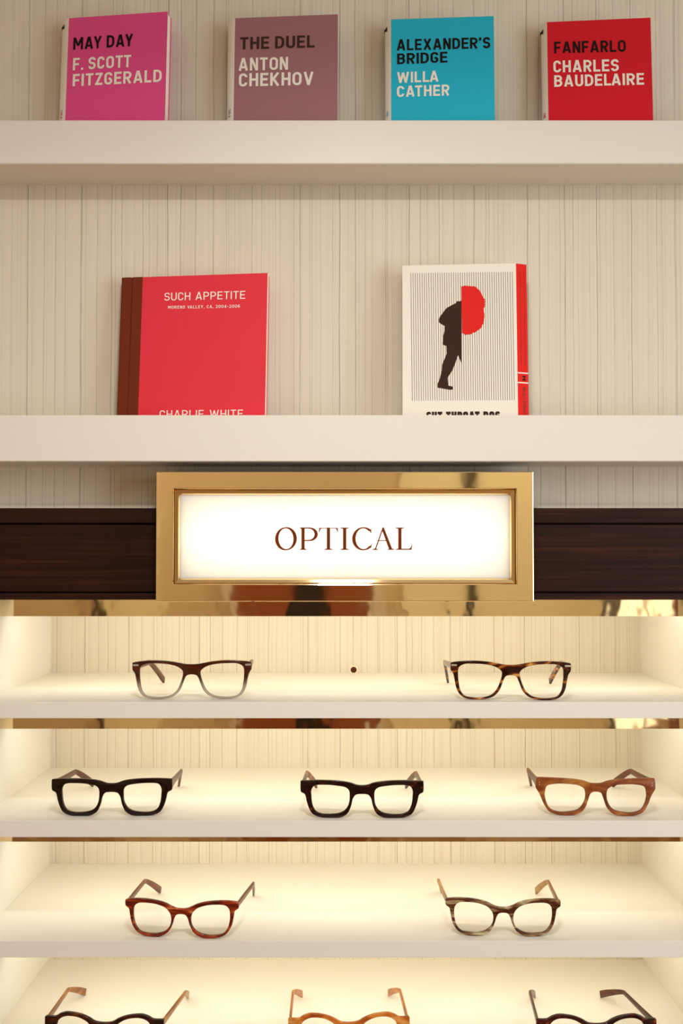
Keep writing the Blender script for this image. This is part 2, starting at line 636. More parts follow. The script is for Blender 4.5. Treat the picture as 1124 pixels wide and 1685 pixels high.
def glyph(ch, t, rnd=0.26, wide=1.0):
    """returns (advance width, list of quads) for a capital of height 1 with stroke t"""
    a, b = t / 2, 1 - t / 2
    W = {'I': t, 'M': 0.80, 'W': 0.98, 'A': 0.70, 'Y': 0.66, 'V': 0.68, 'X': 0.66, 'T': 0.58, 'L': 0.52, 'E': 0.55, 'F': 0.53,
         '.': t, ',': t, "'": t, '-': 0.32, 'O': 0.62, 'D': 0.62, 'C': 0.58, 'G': 0.60, 'S': 0.58, 'Z': 0.56, 'K': 0.64}.get(ch, 0.61)
    if ch not in "I.,'":
        W *= wide
    w = W
    l, r = a, w - a
    S = []

    def st(pts, rad=0.0, closed=False):
        pp = fillet_path(pts, rad, closed) if rad else [Vector(p) for p in pts]
        S.extend(stroke_quads(pp, t / 2, closed))
    if ch == 'A':
        k = t * 0.52
        st([(k, 0), (w / 2 - t * 0.1, 1)]); st([(w - k, 0), (w / 2 + t * 0.1, 1)]); st([(w * 0.22, 0.27), (w * 0.78, 0.27)])
    elif ch == 'B':
        st([(l, 0), (l, 1)]); st([(l, b), (r - 0.02, b), (r - 0.02, 0.53), (l, 0.53)], rnd); st([(l, 0.53), (r, 0.53), (r, a), (l, a)], rnd)
    elif ch == 'C':
        st([(r, 0.70), (r, b), (l, b), (l, a), (r, a), (r, 0.30)], rnd)
    elif ch == 'D':
        st([(l, 0), (l, 1)]); st([(l, b), (r, b), (r, a), (l, a)], rnd * 1.15)
    elif ch == 'E':
        st([(l, 0), (l, 1)]); st([(l, b), (w, b)]); st([(l, 0.51), (w * 0.92, 0.51)]); st([(l, a), (w, a)])
    elif ch == 'F':
        st([(l, 0), (l, 1)]); st([(l, b), (w, b)]); st([(l, 0.48), (w * 0.9, 0.48)])
    elif ch == 'G':
        st([(r, 0.72), (r, b), (l, b), (l, a), (r, a), (r, 0.49), (w * 0.52, 0.49)], rnd)
    elif ch == 'H':
        st([(l, 0), (l, 1)]); st([(r, 0), (r, 1)]); st([(l, 0.51), (r, 0.51)])
    elif ch == 'I':
        st([(l, 0), (l, 1)])
    elif ch == 'K':
        st([(l, 0), (l, 1)]); st([(l, 0.34), (w - t * 0.55, 1)]); st([(w * 0.36, 0.52), (w - t * 0.5, 0)])
    elif ch == 'L':
        st([(l, 0), (l, 1)]); st([(l, a), (w, a)])
    elif ch == 'M':
        st([(l, 0), (l, 1)]); st([(r, 0), (r, 1)]); st([(l + t * 0.1, 1), (w / 2, 0.32)]); st([(r - t * 0.1, 1), (w / 2, 0.32)])
    elif ch == 'N':
        st([(l, 0), (l, 1)]); st([(r, 0), (r, 1)]); st([(l + t * 0.05, 1), (r - t * 0.05, 0)])
    elif ch in 'O0':
        st([(l, b), (r, b), (r, a), (l, a)], rnd, True)
    elif ch == 'P':
        st([(l, 0), (l, 1)]); st([(l, b), (r, b), (r, 0.44), (l, 0.44)], rnd)
    elif ch == 'R':
        st([(l, 0), (l, 1)]); st([(l, b), (r, b), (r, 0.46), (l, 0.46)], rnd); st([(w * 0.48, 0.46), (w - t * 0.5, 0)])
    elif ch == 'S':
        st([(r, 0.74), (r, b), (l, b), (l, 0.51), (r, 0.51), (r, a), (l, a), (l, 0.26)], rnd * 0.95)
    elif ch == 'T':
        st([(w / 2, 0), (w / 2, 1)]); st([(0, b), (w, b)])
    elif ch == 'U':
        st([(l, 1), (l, a), (r, a), (r, 1)], rnd * 1.1)
    elif ch == 'V':
        k = t * 0.52
        st([(k, 1), (w / 2, 0.0)]); st([(w - k, 1), (w / 2, 0.0)])
    elif ch == 'W':
        k = t * 0.52
        st([(k, 1), (w * 0.28, 0)]); st([(w * 0.28, 0), (w / 2, 0.95)]); st([(w / 2, 0.95), (w * 0.72, 0)]); st([(w - k, 1), (w * 0.72, 0)])
    elif ch == 'X':
        k = t * 0.55
        st([(k, 0), (w - k, 1)]); st([(k, 1), (w - k, 0)])
    elif ch == 'Y':
        k = t * 0.55
        st([(w / 2, 0), (w / 2, 0.45)]); st([(w / 2, 0.40), (k, 1)]); st([(w / 2, 0.40), (w - k, 1)])
    elif ch == 'Z':
        st([(0.02, b), (w, b)]); st([(0, a), (w, a)]); st([(t * 0.6, a), (w - t * 0.6, b)])
    elif ch == '2':
        st([(l, 0.72), (l, b), (r, b), (r, 0.5), (l, a)], rnd); st([(0, a), (w, a)])
    elif ch == '4':
        st([(w * 0.72, 0), (w * 0.72, 1)]); st([(w * 0.66, 0.96), (l, 0.3)]); st([(0, 0.27), (w, 0.27)])
    elif ch == '6':
        st([(r, 0.8), (r, b), (l, b), (l, a), (r, a), (r, 0.55), (l, 0.55)], rnd)
    elif ch == '.':
        st([(l, 0), (l, t)])
    elif ch == ',':
        st([(l, t), (l - t * 0.3, -t * 0.9)])
    elif ch == "'":
        st([(l, 1.0), (l - t * 0.15, 0.70)])
    elif ch == '-':
        st([(0, 0.45), (w, 0.45)])
    return W, S


def text_quads(s, t, gap=0.13, space=0.28, rnd=0.26, wide=1.0):
    x, out = 0.0, []
    for i, ch in enumerate(s):
        if ch == ' ':
            x += space
            continue
        W, S = glyph(ch, t, rnd, wide)
        g = gap
        nx = s[i + 1] if i + 1 < len(s) else ''
        if ch in 'AVYTWL' and nx in 'AVYTW' and nx:
            g = gap * 0.25 if (ch, nx) != ('T', 'T') else gap * 0.6
        for q in S:
            out.append([Vector((p.x + x, p.y)) for p in q])
        x += W + g
    return x - gap, out


def lay(name, quads, tw, Lp, Rp, up, normal, m, parent, lift=0.00025, thick=0.0):
    """lay 2-D polygons (x 0..tw, y 0..1) on a plane through Lp with x towards Rp"""
    ex = (Rp - Lp) / tw
    mb = MB()
    for i, q in enumerate(quads):
        off = normal * (lift + 2.0e-6 * (i % 40))
        mb.add([Lp + ex * p.x + up * p.y + off for p in q], [tuple(range(len(q)))])
    o = mb.build(name, m, parent, recalc=False)
    # make every face look outwards
    me = o.data
    bm = bmesh.new()
    bm.from_mesh(me)
    for f in bm.faces:
        f.normal_update()
        if f.normal.dot(normal) < 0:
            f.normal_flip()
    bm.to_mesh(me)
    bm.free()
    return o


# ------------------------------------------------------------------ books
M_PAGE = fine_bump(mat('book_pages', srgb(236, 226, 206), 0.8), 900, 0.3, 0.0003, (1, 1, 0.02))
M_INK = mat('black_ink', srgb(28, 16, 14), 0.6, spec=0.12)
M_CREAMINK = mat('cream_ink', srgb(246, 238, 224), 0.5)
M_SPINEW = mat('white_card', srgb(246, 241, 232), 0.45)


class Book:
    def __init__(self, name, TL, TR, ytop, lean_deg, zfloor, thick):
        """stands a book on zfloor so that its cover's upper corners are seen at TL and TR"""
        lean = math.radians(lean_deg)
        rl, rr = ray(*TL), ray(*TR)
        # same height at both corners, mean depth ytop
        k = (rl.z / rl.y) / (rr.z / rr.y)             # Yr = Yl * k
        yl = 2 * ytop / (1 + k)
        a, b = P(*TL, yl), P(*TR, yl * k)
        self.w = (b - a).length
        yaw = math.atan2(b.y - a.y, b.x - a.x)
        mid = (a + b) / 2
        self.h = (mid.z - zfloor) / math.cos(lean)
        rot = Matrix.Rotation(yaw, 3, 'Z') @ Matrix.Rotation(-lean, 3, 'X')
        base = mid - rot @ Vector((0, 0, self.h))
        base.z += thick * math.sin(lean) * 1.0        # back lower edge rests on the ledge
        self.h -= thick * math.sin(lean)
        self.root = empty(name)
        self.root.matrix_world = Matrix.Translation(base) @ rot.to_4x4()
        self.M = Matrix.Translation(base) @ rot.to_4x4()
        self.Mi = self.M.inverted()
        self.t = thick

    def at(self, px, py, p0=Vector((0, 0, 0)), n=Vector((0, -1, 0))):
        """local point on a plane of the book seen at a pixel"""
        o = self.Mi @ Vector((0, 0, 0))
        d = self.Mi.to_3x3() @ ray(px, py)
        s = (p0 - o).dot(n) / d.dot(n)
        return o + d * s

    def text(self, s, L, R, cap, m, t=0.17, name='lettering', **kw):
        tw, q = text_quads(s, t, **kw)
        Lp, Rp = self.at(*L), self.at(*R)
        up = self.at(L[0], L[1] - cap)
        h = (up - Lp).length
        return lay(name, q, tw, Lp, Rp, Vector((0, 0, h)), Vector((0, -1, 0)), m, self.root)


def novella(label, TL, TR, color, dl, dr, thick=0.0125, lines=(), mark=None, spine_text='THE A', ink=None, yt=1.069, bow=0.0):
    b = Book('paperback_book', TL, TR, yt, 4.0, FL_U, thick)
    tag(b.root, label, 'book', 'small paperbacks on the top ledge')
    w2, h, t, c = b.w / 2, b.h, b.t, 0.0005
    m_cov = fine_bump(mat('cover_' + label.split()[0] + str(len(MATS)), color, 0.55, spec=0.15), 500, 0.04)
    fl, fr_, bl, br = (-w2, 0.0), (w2, 0.0), (-w2 - dl, t), (w2 + dr, t)
    MB().prism([fl, fr_, (fr_[0], c), (fl[0], c)], 0, h).build('front_cover', m_cov, b.root)
    MB().prism([(bl[0], t - c), (br[0], t - c), br, bl], 0, h).build('back_cover', m_cov, b.root)
    # rounded spine, its front half turned towards the viewer
    nx, ny = -(bl[1] - fl[1]), (bl[0] - fl[0])
    ln = math.hypot(nx, ny)
    nx, ny = nx / ln, ny / ln
    BULGE = 0.0032

    def sp_at(q):
        k = BULGE * math.sin(math.pi * q)
        return Vector((fl[0] + (bl[0] - fl[0]) * q + nx * k, fl[1] + (bl[1] - fl[1]) * q + ny * k, 0))

    def sp_frame(q):
        d_ = (sp_at(q + 0.05) - sp_at(q - 0.05)).normalized()
        return sp_at(q), d_, Vector((-d_.y, d_.x, 0))
    pts = [tuple(sp_at(i / 10)[:2]) for i in range(11)]
    inner = [(x - nx * c, y - ny * c) for x, y in pts]
    MB().prism(pts + inner[::-1], 0, h).build('spine', M_SPINEW, b.root, smooth=30)
    pg = [(fl[0] - nx * c, c), (fr_[0] - 0.0012, c), (br[0] - 0.0012, t - c), (bl[0] - nx * c, t - c)]
    MB().prism(pg, 0.001, h - 0.001).build('pages', M_PAGE, b.root)
    for (s, L, R, cap, dark) in lines:
        b.text(s, L, R, cap, (ink or M_INK) if dark else M_CREAMINK, t=0.175,
               name='title_lettering' if dark else 'author_lettering', rnd=0.25)
    # spine print
    if spine_text:
        m_s = mat('spine_ink_' + label.split()[0], tuple(color[:3]) + (1,), 0.5)
        tw, q = text_quads(spine_text, 0.17, gap=0.16)
        capw = 0.0032
        p_, sd, sn = sp_frame(0.30)
        st = p_ + sd * (capw / 2) + Vector((0, 0, b.at(*spine_px[label]).z))
        # reads downwards, upper edge of the letters towards the front cover
        lay('spine_lettering', q, tw, st, st - Vector((0, 0, tw * capw)), -sd * capw, sn, m_s, b.root, 0.00025)
    if mark:
        poly = [Vector(p) for p in ((0.0, 0.5), (0.75, 0.18), (1.0, 0.62), (1.0, -0.62), (0.75, -0.18), (0.0, -0.5))]
        p_, sd, sn = sp_frame(0.50)
        s0 = p_ - sd * 0.0033 + Vector((0, 0, b.at(*mark).z))
        lay('spine_emblem', [poly], 1.0, s0, s0 + sd * 0.0066, Vector((0, 0, 0.0062)), sn, M_INK, b.root, 0.0003)
    return b


BK = ('pink paperback titled May Day on the top ledge', 'mauve paperback titled The Duel on the top ledge',
      "turquoise paperback titled Alexander's Bridge on the top ledge", 'red paperback titled Fanfarlo on the top ledge')
spine_px = {BK[0]: (106, 180), BK[1]: (381, 178), BK[2]: (638, 181), BK[3]: (897, 184)}
novella(BK[0], (113.5, 30), (276, 19), srgb(228, 80, 140), 0.0128, 0.0010, lines=(
    ('MAY DAY', (120.5, 82.3), (218.9, 75.8), 20, 1), ('F. SCOTT', (119.9, 115.9), (215.6, 110.5), 20, 0),
    ('FITZGERALD', (119.5, 142.3), (266, 134.8), 20, 0)), mark=(104, 42))
novella(BK[1], (387, 30), (556, 23.5), srgb(160, 112, 116), 0.0105, -0.003, lines=(
    ('THE DUEL', (394.9, 81.7), (517.8, 78.3), 20.2, 1), ('ANTON', (392.5, 116.7), (474, 114.8), 21, 0),
    ('CHEKHOV', (393, 142.7), (516, 139.8), 21.5, 0)), ink=mat('faded_dark_ink', srgb(66, 42, 38), 0.6, spec=0.12))
novella(BK[2], (643.5, 32), (812.5, 26.5), srgb(38, 182, 210), 0.0070, -0.0055, lines=(
    ("ALEXANDER'S", (653.1, 83.4), (806.8, 79.5), 18.2, 1), ('BRIDGE', (653.6, 106), (736.4, 102.9), 17.7, 1),
    ('WILLA', (653.3, 136.7), (721.5, 134.4), 17.7, 0), ('CATHER', (653.3, 160), (739.6, 157.2), 18, 0)),
    mark=(635, 46), spine_text='THE')
novella(BK[3], (900, 36.5), (1070.5, 29), srgb(214, 26, 40), 0.0052, -0.005, lines=(
    ('FANFARLO', (912.1, 87.9), (1030, 85.1), 19, 1), ('CHARLES', (910.8, 119.6), (1018.3, 117.2), 19.5, 0),
    ('BAUDELAIRE', (912.1, 143.2), (1060, 139.4), 19, 0)), mark=(891, 50), spine_text='THE')

# hardback with a brown cloth spine
b = Book('hardback_book', (202, 457), (440.5, 449), 1.070, 5.0, FL_L, 0.0125)
tag(b.root, 'coral red hardback titled Such Appetite with brown cloth spine', 'book')
m_red = fine_bump(mat('coral_red_paper', srgb(226, 54, 68), 0.55, spec=0.15), 420, 0.05)
m_cloth = fine_bump(mat('brown_book_cloth', srgb(112, 42, 16), 0.75, spec=0.2), 1600, 0.5, 0.0004)
w2, h, t = b.w / 2, b.h, b.t
bt = 0.0024
xs = b.at(234.5, 470).x                   # where the cloth ends on the cover
xg = b.at(217, 470).x                     # hinge groove
MB().box(xs - 0.001, w2, 0, bt, 0, h).build('front_board', m_red, b.root, bevel=0.0004)
MB().box(w2, w2 + 0.0011, 0.0002, bt - 0.0002, 0.0003, h - 0.0003).build('board_edge', M_PAGE, b.root)
MB().box(-w2 + 0.012, w2, t - bt, t, 0, h).build('back_board', m_red, b.root, bevel=0.0004)
g = 0.0011
prof = [(xs, -0.0003), (xg + g, -0.0003), (xg + g * 0.4, 0.0008), (xg - g * 0.4, 0.0008), (xg - g, -0.0003), (-w2 + 0.001, -0.0003)]
for i in range(9):
    a_ = math.pi * i / 8
    prof.append((-w2 - 0.0022 * math.sin(a_), t / 2 - (t / 2 + 0.0003) * math.cos(a_)))
prof += [(-w2 + 0.014, t + 0.0003), (-w2 + 0.014, t - 0.0004), (-w2 + 0.0015, t - 0.0008), (-w2 + 0.0015, 0.0012), (xs, 0.0014)]
MB().prism(prof[::-1], 0, h).build('spine_cloth', m_cloth, b.root, smooth=35)
MB().box(-w2 + 0.002, w2 - 0.0022, bt, t - bt, 0.003, h - 0.003).build('pages', M_PAGE, b.root)
b.text('SUCH APPETITE', (270.5, 494.9), (403.4, 491.7), 12.8, M_CREAMINK, t=0.12, rnd=0.5, gap=0.15, space=0.42, name='title_lettering')
b.text('MORENO VALLEY, CA, 2004-2006', (276.7, 508.3), (394.9, 506.3), 4.9, M_CREAMINK, t=0.15, gap=0.24, space=0.46, name='subtitle_lettering')
b.text('CHARLIE WHITE', (262.5, 688.4), (399.7, 687.3), 13, M_CREAMINK, t=0.12, rnd=0.5, gap=0.17, space=0.46, name='author_lettering')

# white paperback with stripes and a dark figure
b = Book('paperback_book', (663, 437), (849, 433.2), 1.066, 4.5, FL_L, 0.017)
tag(b.root, 'white paperback with striped cover, dark headless silhouette and red spot', 'book')
w2, h, t = b.w / 2, b.h, b.t
m_wc = fine_bump(mat('white_cover_card', srgb(240, 232, 216), 0.55, spec=0.15), 400, 0.03)
m_bandred = mat('red_band', srgb(222, 36, 28), 0.6, spec=0.12)
MB().box(-w2, w2, 0, 0.0006, 0, h).build('front_cover', m_wc, b.root)
xb = b.at(866, 450).x
MB().prism([(w2 - 0.002, 0.0008), (w2 + 0.0004, 0.0008), (xb + 0.001, 0.0045), (xb + 0.001, 0.0051), (w2 - 0.002, 0.0014)], 0, h).build('red_flap', m_bandred, b.root)
MB().box(-w2 + 0.0005, w2 + 0.006, 0.0052, t - 0.0006, 0.0005, h - 0.0005).build('pages', M_PAGE, b.root)
MB().box(-w2, w2 + 0.009, t - 0.0006, t, 0, h).build('back_cover', m_wc, b.root)
MB().box(-w2 - 0.0006, -w2, 0, t, 0, h).build('spine', m_wc, b.root)
MB().box(-w2 + 0.0005, w2 - 0.003, 0.0006, 0.0052, 0.0005, h - 0.0005).build('page_block', M_PAGE, b.root)
NF = Vector((0, -1, 0))


def cut(px, py):
    return b.at(620 + px / 4.014, 410 + py / 4.014)


M_STRIPE = mat('stripe_ink', srgb(96, 70, 52), 0.6, spec=0.12)
M_SIL = mat('silhouette_ink', srgb(58, 32, 22), 0.6, spec=0.12)
mb = MB()
NS = 46
A0, A1, B0, B1 = cut(225, 158), cut(895, 150), cut(235, 1002), cut(909, 997)
for i in range(NS):
    s = i / (NS - 1)
    pt, pb = A0.lerp(A1, s), B0.lerp(B1, s)
    e = Vector((0.00026, 0, 0))
    off = NF * 0.00012
    mb.add([pb - e + off, pb + e + off, pt + e + off, pt - e + off], [(0, 1, 2, 3)])
mb.build('stripe_print', M_STRIPE, b.root, recalc=False)


def flat_poly(name, crop_pts, m, lift):
    """filled outline as a thin printed patch"""
    bm = bmesh.new()
    vs = [bm.verts.new(cut(*p) + NF * lift) for p in crop_pts]
    f = bm.faces.new(vs)
    f.normal_update()
    if f.normal.dot(NF) < 0:
        f.normal_flip()
    bmesh.ops.triangulate(bm, faces=[f])
    me = bpy.data.meshes.new(name)
    bm.to_mesh(me)
    bm.free()
    me.materials.append(m)
    o = bpy.data.objects.new(name, me)
    COL.objects.link(o)
    o.parent = b.root
    return o


flat_poly('figure_print', [(560, 340), (545, 345), (530, 343), (525, 355), (495, 370), (460, 390), (440, 415), (415, 450), (410, 465), (412, 485),
          (448, 508), (448, 540), (440, 570), (435, 630), (460, 640), (462, 690), (450, 720), (432, 765), (430, 800), (415, 860),
          (402, 890), (402, 915), (490, 930), (503, 925), (503, 908), (475, 902), (470, 880), (468, 850), (500, 800), (520, 750),
          (537, 700), (562, 760)], M_SIL, 0.00022)
random.seed(4)
redp = [(558, 245), (575, 242), (600, 240), (632, 247), (652, 250), (675, 268), (690, 288), (702, 312), (713, 340), (712, 375), (708, 400),
        (711, 440), (705, 480), (695, 515), (675, 530), (655, 548), (630, 557), (605, 562), (590, 566), (563, 553)]
rp = []
for i in range(len(redp) - 1):
    p, q = redp[i], redp[i + 1]
    for k in range(4):
        s = k / 4
        j = random.uniform(-5, 6) if k % 2 else 0
        cx_, cy_ = p[0] + (q[0] - p[0]) * s, p[1] + (q[1] - p[1]) * s
        dx, dy = cx_ - 590, cy_ - 405
        ln = math.hypot(dx, dy)
        rp.append((cx_ + dx / ln * j, cy_ + dy / ln * j))
rp.append(redp[-1])
flat_poly('red_spot_print', rp, m_bandred, 0.00026)
b.text('CUT THROAT DOG', (701.7, 691), (823, 690.4), 13.4, M_SIL, t=0.30, gap=0.10, space=0.40, rnd=0.14, name='title_lettering', wide=1.12)
# print on the red flap: two fine lines of dark print, two white bars, a small emblem and lettering
fp0 = Vector((w2 + 0.0004, 0.0008, 0))
fd = Vector((xb + 0.001 - w2 - 0.0004, 0.0037, 0))
fw = fd.length
fd.normalize()
fn = Vector((fd.y, -fd.x, 0))
M_FINE = mat('fine_dark_print', srgb(120, 22, 16), 0.5)


def flap_z(py):
    return b.at(856, py).z


mb = MB()
random.seed(9)
for col in (0.36, 0.74):
    z = flap_z(444)
    while z > flap_z(600):
        ln = random.uniform(0.0016, 0.005)
        p0 = fp0 + fd * (fw * col) + fn * 0.0002
        e = fd * 0.00032
        mb.add([p0 - e + Vector((0, 0, z - ln)), p0 + e + Vector((0, 0, z - ln)), p0 + e + Vector((0, 0, z)), p0 - e + Vector((0, 0, z))], [(0, 1, 2, 3)])
        z -= ln + 0.0009
mb.build('fine_print', M_FINE, b.root, recalc=False)
mb = MB()
for py in (613, 629):
    z = flap_z(py)
    p0, p1 = fp0 + fn * 0.0002, fp0 + fd * fw + fn * 0.0002
    e = Vector((0, 0, 0.0007))
    mb.add([p0 + Vector((0, 0, z)) - e, p1 + Vector((0, 0, z)) - e, p1 + Vector((0, 0, z)) + e, p0 + Vector((0, 0, z)) + e], [(0, 1, 2, 3)])
mb.build('white_bar', m_wc, b.root, recalc=False)
tw, q = text_quads('M', 0.2)
st = fp0 + fd * (fw * 0.42) + Vector((0, 0, flap_z(617.5)))
lay('emblem', q, tw, st, st - Vector((0, 0, 0.0055)), fd * 0.0045, fn, M_SIL, b.root, 0.0002)
tw, q = text_quads('MELVILLE INTERNATIONAL', 0.2, gap=0.2)
st = fp0 + fd * (fw * 0.46) + Vector((0, 0, flap_z(636)))
lay('flap_lettering', q, tw, st, st - Vector((0, 0, 0.0026 * tw)), fd * 0.0034, fn, M_FINE, b.root, 0.0002)

# ------------------------------------------------------------------ lit sign
SGN = 1.040                      # face of the brass frame
x0, x1 = P(256.5, 883, SGN).x, P(878.5, 883, SGN).x
z1, z0 = P(PX, 776, SGN).z, P(PX, 990, SGN).z
fwid = P(285.5, 883, SGN).x - x0
lipw = P(294.5, 883, SGN).x - P(285.5, 883, SGN).x
sg = tag(empty('shop_sign', ((x0 + x1) / 2, D, z0)), 'backlit white sign reading OPTICAL in a polished brass frame', 'sign')
hw, H = (x1 - x0) / 2, z1 - z0
yf = SGN - D                     # local y of the face (negative)


def frame_ring(name, sections, m, parent, smooth=30):
    """sections: list of (inset, y); rectangular rings joined in order"""
    mb = MB()
    v, f = [], []
    for ins, y in sections:
        v += [(-hw + ins, y, ins), (hw - ins, y, ins), (hw - ins, y, H - ins), (-hw + ins, y, H - ins)]
    n = len(sections)
    for k in range(n):
        for i in range(4):
            a, b_ = k * 4 + i, k * 4 + (i + 1) % 4
            c, d_ = ((k + 1) % n) * 4 + (i + 1) % 4, ((k + 1) % n) * 4 + i
            f.append((a, b_, c, d_))
    mb.add(v, f)
    return mb.build(name, m, parent)


e = 0.0012
frame_ring('outer_frame', [(0.0, -0.0003), (0.0, yf + e), (e * 0.3, yf + e * 0.3), (e, yf), (fwid - e, yf), (fwid - e * 0.3, yf + e * 0.3), (fwid, yf + e),
                           (fwid, -0.0003)], M_BRASS, sg)
frame_ring('inner_frame', [(fwid + 0.0003, -0.006), (fwid + 0.0003, yf + 0.0042), (fwid + 0.0012, yf + 0.0032), (fwid + lipw - 0.0016, yf + 0.0046),
                           (fwid + lipw, yf + 0.0066), (fwid + lipw, -0.006)], M_BRASS, sg)
pi_ = fwid + lipw - 0.002
pz = yf + 0.0070
M_OPAL = translucent_panel()
box('panel', -hw + pi_, hw - pi_, pz, pz + 0.002, pi_, H - pi_, M_OPAL, sg)
m_in = mat('sign_box_white', srgb(245, 242, 236), 0.8)
box('back_plate', -hw + fwid + 0.001, hw - fwid - 0.001, -0.004, -0.0006, fwid + 0.001, H - fwid - 0.001, m_in, sg)
# tubes inside the sign box light the opal panel from behind
for dx, pw in ((-0.085, 1.0), (0.085, 1.0)):
    area_light('sign_tube', ((x0 + x1) / 2 + dx, D - 0.008, (z0 + z1) / 2), (0, -1, 0), 0.20, 0.04, 0.040 * pw, (1.0, 0.97, 0.92))
# a wide weak strip along the tray so that the ends are lit too
area_light('sign_tube', ((x0 + x1) / 2, D - 0.006, (z0 + z1) / 2), (0, -1, 0), 0.41, 0.105, 0.28, (1.0, 0.96, 0.91))


def arc_stroke(cx, cy, rx, ry, a0, a1, thick, thin, n=40, rot=0.0, power=1.6):
    pts, hw_ = [], []
    for i in range(n + 1):
        a_ = math.radians(a0 + (a1 - a0) * i / n)
        pts.append(Vector((cx + rx * math.cos(a_), cy + ry * math.sin(a_))))
        hw_.append((thin + (thick - thin) * abs(math.cos(a_ - rot)) ** power) / 2)
    return pts, hw_


def serif_letters():
    """OPTICAL in a book face; units of cap height, x measured along the word"""
    TK, TN, SF = 0.158, 0.056, 0.042
    Q = []

    def rect(xa, xb, ya, yb):
        Q.append([Vector((xa, ya)), Vector((xb, ya)), Vector((xb, yb)), Vector((xa, yb))])

    def poly(*p):
        Q.append([Vector(q_) for q_ in p])

    def serif(xa, xb, stem0, stem1, base, up):
        """thin foot from xa to xb with bracketed joins to the stem"""
        s = 1 if up else -1
        poly((xa, base), (xb, base), (xb, base + s * SF * 0.7), (stem1, base + s * SF * 1.5), (stem0, base + s * SF * 1.5), (xa, base + s * SF * 0.7))
    # O
    p, w = arc_stroke(0.484, 0.5, 0.484 - TK * 0.47, 0.52 - TN / 2, 0, 360, TK, TN, 64, math.radians(8))
    Q.extend(stroke_quads(p[:-1], w[:-1], True))
    # P  1.10 .. 1.90
    xs_ = 1.175
    rect(xs_, xs_ + TK * 0.93, 0.0, 1.0)
    serif(1.10, 1.40, xs_, xs_ + TK, 0.0, True)
    serif(1.10, 1.25, xs_, xs_ + TK * 0.9, 1.0, False)
    p, w = arc_stroke(1.50, 0.70, 0.335, 0.28, -90, 90, TK * 0.95, TN, 30, 0.0)
    p = [Vector((xs_ + TK * 0.8, 0.42))] + p + [Vector((xs_, 0.98))]
    w = [TN / 2] + w + [TN / 2]
    Q.extend(stroke_quads(p, w))
    # T  1.96 .. 2.81
    c = 2.385
    rect(c - TK * 0.47, c + TK * 0.47, 0.0, 1.0)
    serif(c - 0.19, c + 0.19, c - TK * 0.5, c + TK * 0.5, 0.0, True)
    poly((1.975, 0.955), (2.795, 0.955), (2.805, 0.99), (1.965, 0.99))
    poly((1.96, 0.78), (1.985, 0.78), (2.03, 0.93), (2.10, 0.96), (1.965, 0.99))
    poly((2.81, 0.78), (2.805, 0.99), (2.67, 0.96), (2.74, 0.93), (2.785, 0.78))
    # I  2.92 .. 3.30
    c = 3.11
    rect(c - TK * 0.47, c + TK * 0.47, 0.0, 1.0)
    serif(c - 0.19, c + 0.19, c - TK * 0.5, c + TK * 0.5, 0.0, True)
    serif(c - 0.19, c + 0.19, c - TK * 0.5, c + TK * 0.5, 1.0, False)
    # C  3.45 .. 4.33
    p, w = arc_stroke(3.45 + 0.50, 0.5, 0.50 - TK * 0.47, 0.52 - TN / 2, 48, 318, TK, TN, 50, math.radians(4))
    w[-1] = TN * 0.35
    Q.extend(stroke_quads(p, w))
    poly((4.275, 0.75), (4.305, 0.75), (4.305, 0.955), (4.255, 0.90), (4.20, 0.925), (4.20, 0.90))
    poly((4.25, 0.135), (4.29, 0.27), (4.325, 0.27), (4.305, 0.11), (4.20, 0.045), (4.17, 0.09))
    # A  4.35 .. 5.33
    Q.extend(stroke_quads([Vector((4.475, 0.0)), Vector((4.82, 0.97))], [TN / 2, TN / 2]))
    poly((5.105, 0.0), (5.255, 0.0), (4.865, 1.01), (4.79, 1.0), (4.775, 0.90))
    rect(4.585, 5.03, 0.395, 0.435)
    serif(4.35, 4.60, 4.455, 4.50, 0.0, True)
    serif(5.03, 5.335, 5.115, 5.245, 0.0, True)
    # L  5.38 .. 6.14
    xs_ = 5.505
    rect(xs_, xs_ + TK * 0.95, 0.0, 1.0)
    serif(5.38, 5.77, xs_, xs_ + TK, 1.0, False)
    serif(5.38, 5.66, xs_, xs_ + TK, 0.0, True)
    rect(xs_, 6.09, 0.0, TN)
    poly((5.90, 0.03), (6.02, 0.0), (6.10, 0.0), (6.145, 0.235), (6.115, 0.235), (6.05, 0.085))
    return Q


Lw = P(430 + 95 / 4.163, 840 + 270 / 4.163, SGN + 0.007) - sg.location
Rw = P(430 + 1035 / 4.163, 840 + 270 / 4.163, SGN + 0.007) - sg.location
Tw = P(430 + 95 / 4.163, 840 + 117 / 4.163, SGN + 0.007) - sg.location
Lw.y = Rw.y = pz
Rw.z = Lw.z
M_SIGNINK = mat('brown_sign_lettering', srgb(112, 46, 8), 0.6, spec=0.1)
lay('sign_lettering', serif_letters(), 6.14, Lw, Rw, Vector((0, 0, Tw.z - Lw.z)), Vector((0, -1, 0)), M_SIGNINK, sg, 0.0004)

# ------------------------------------------------------------------ eyeglasses


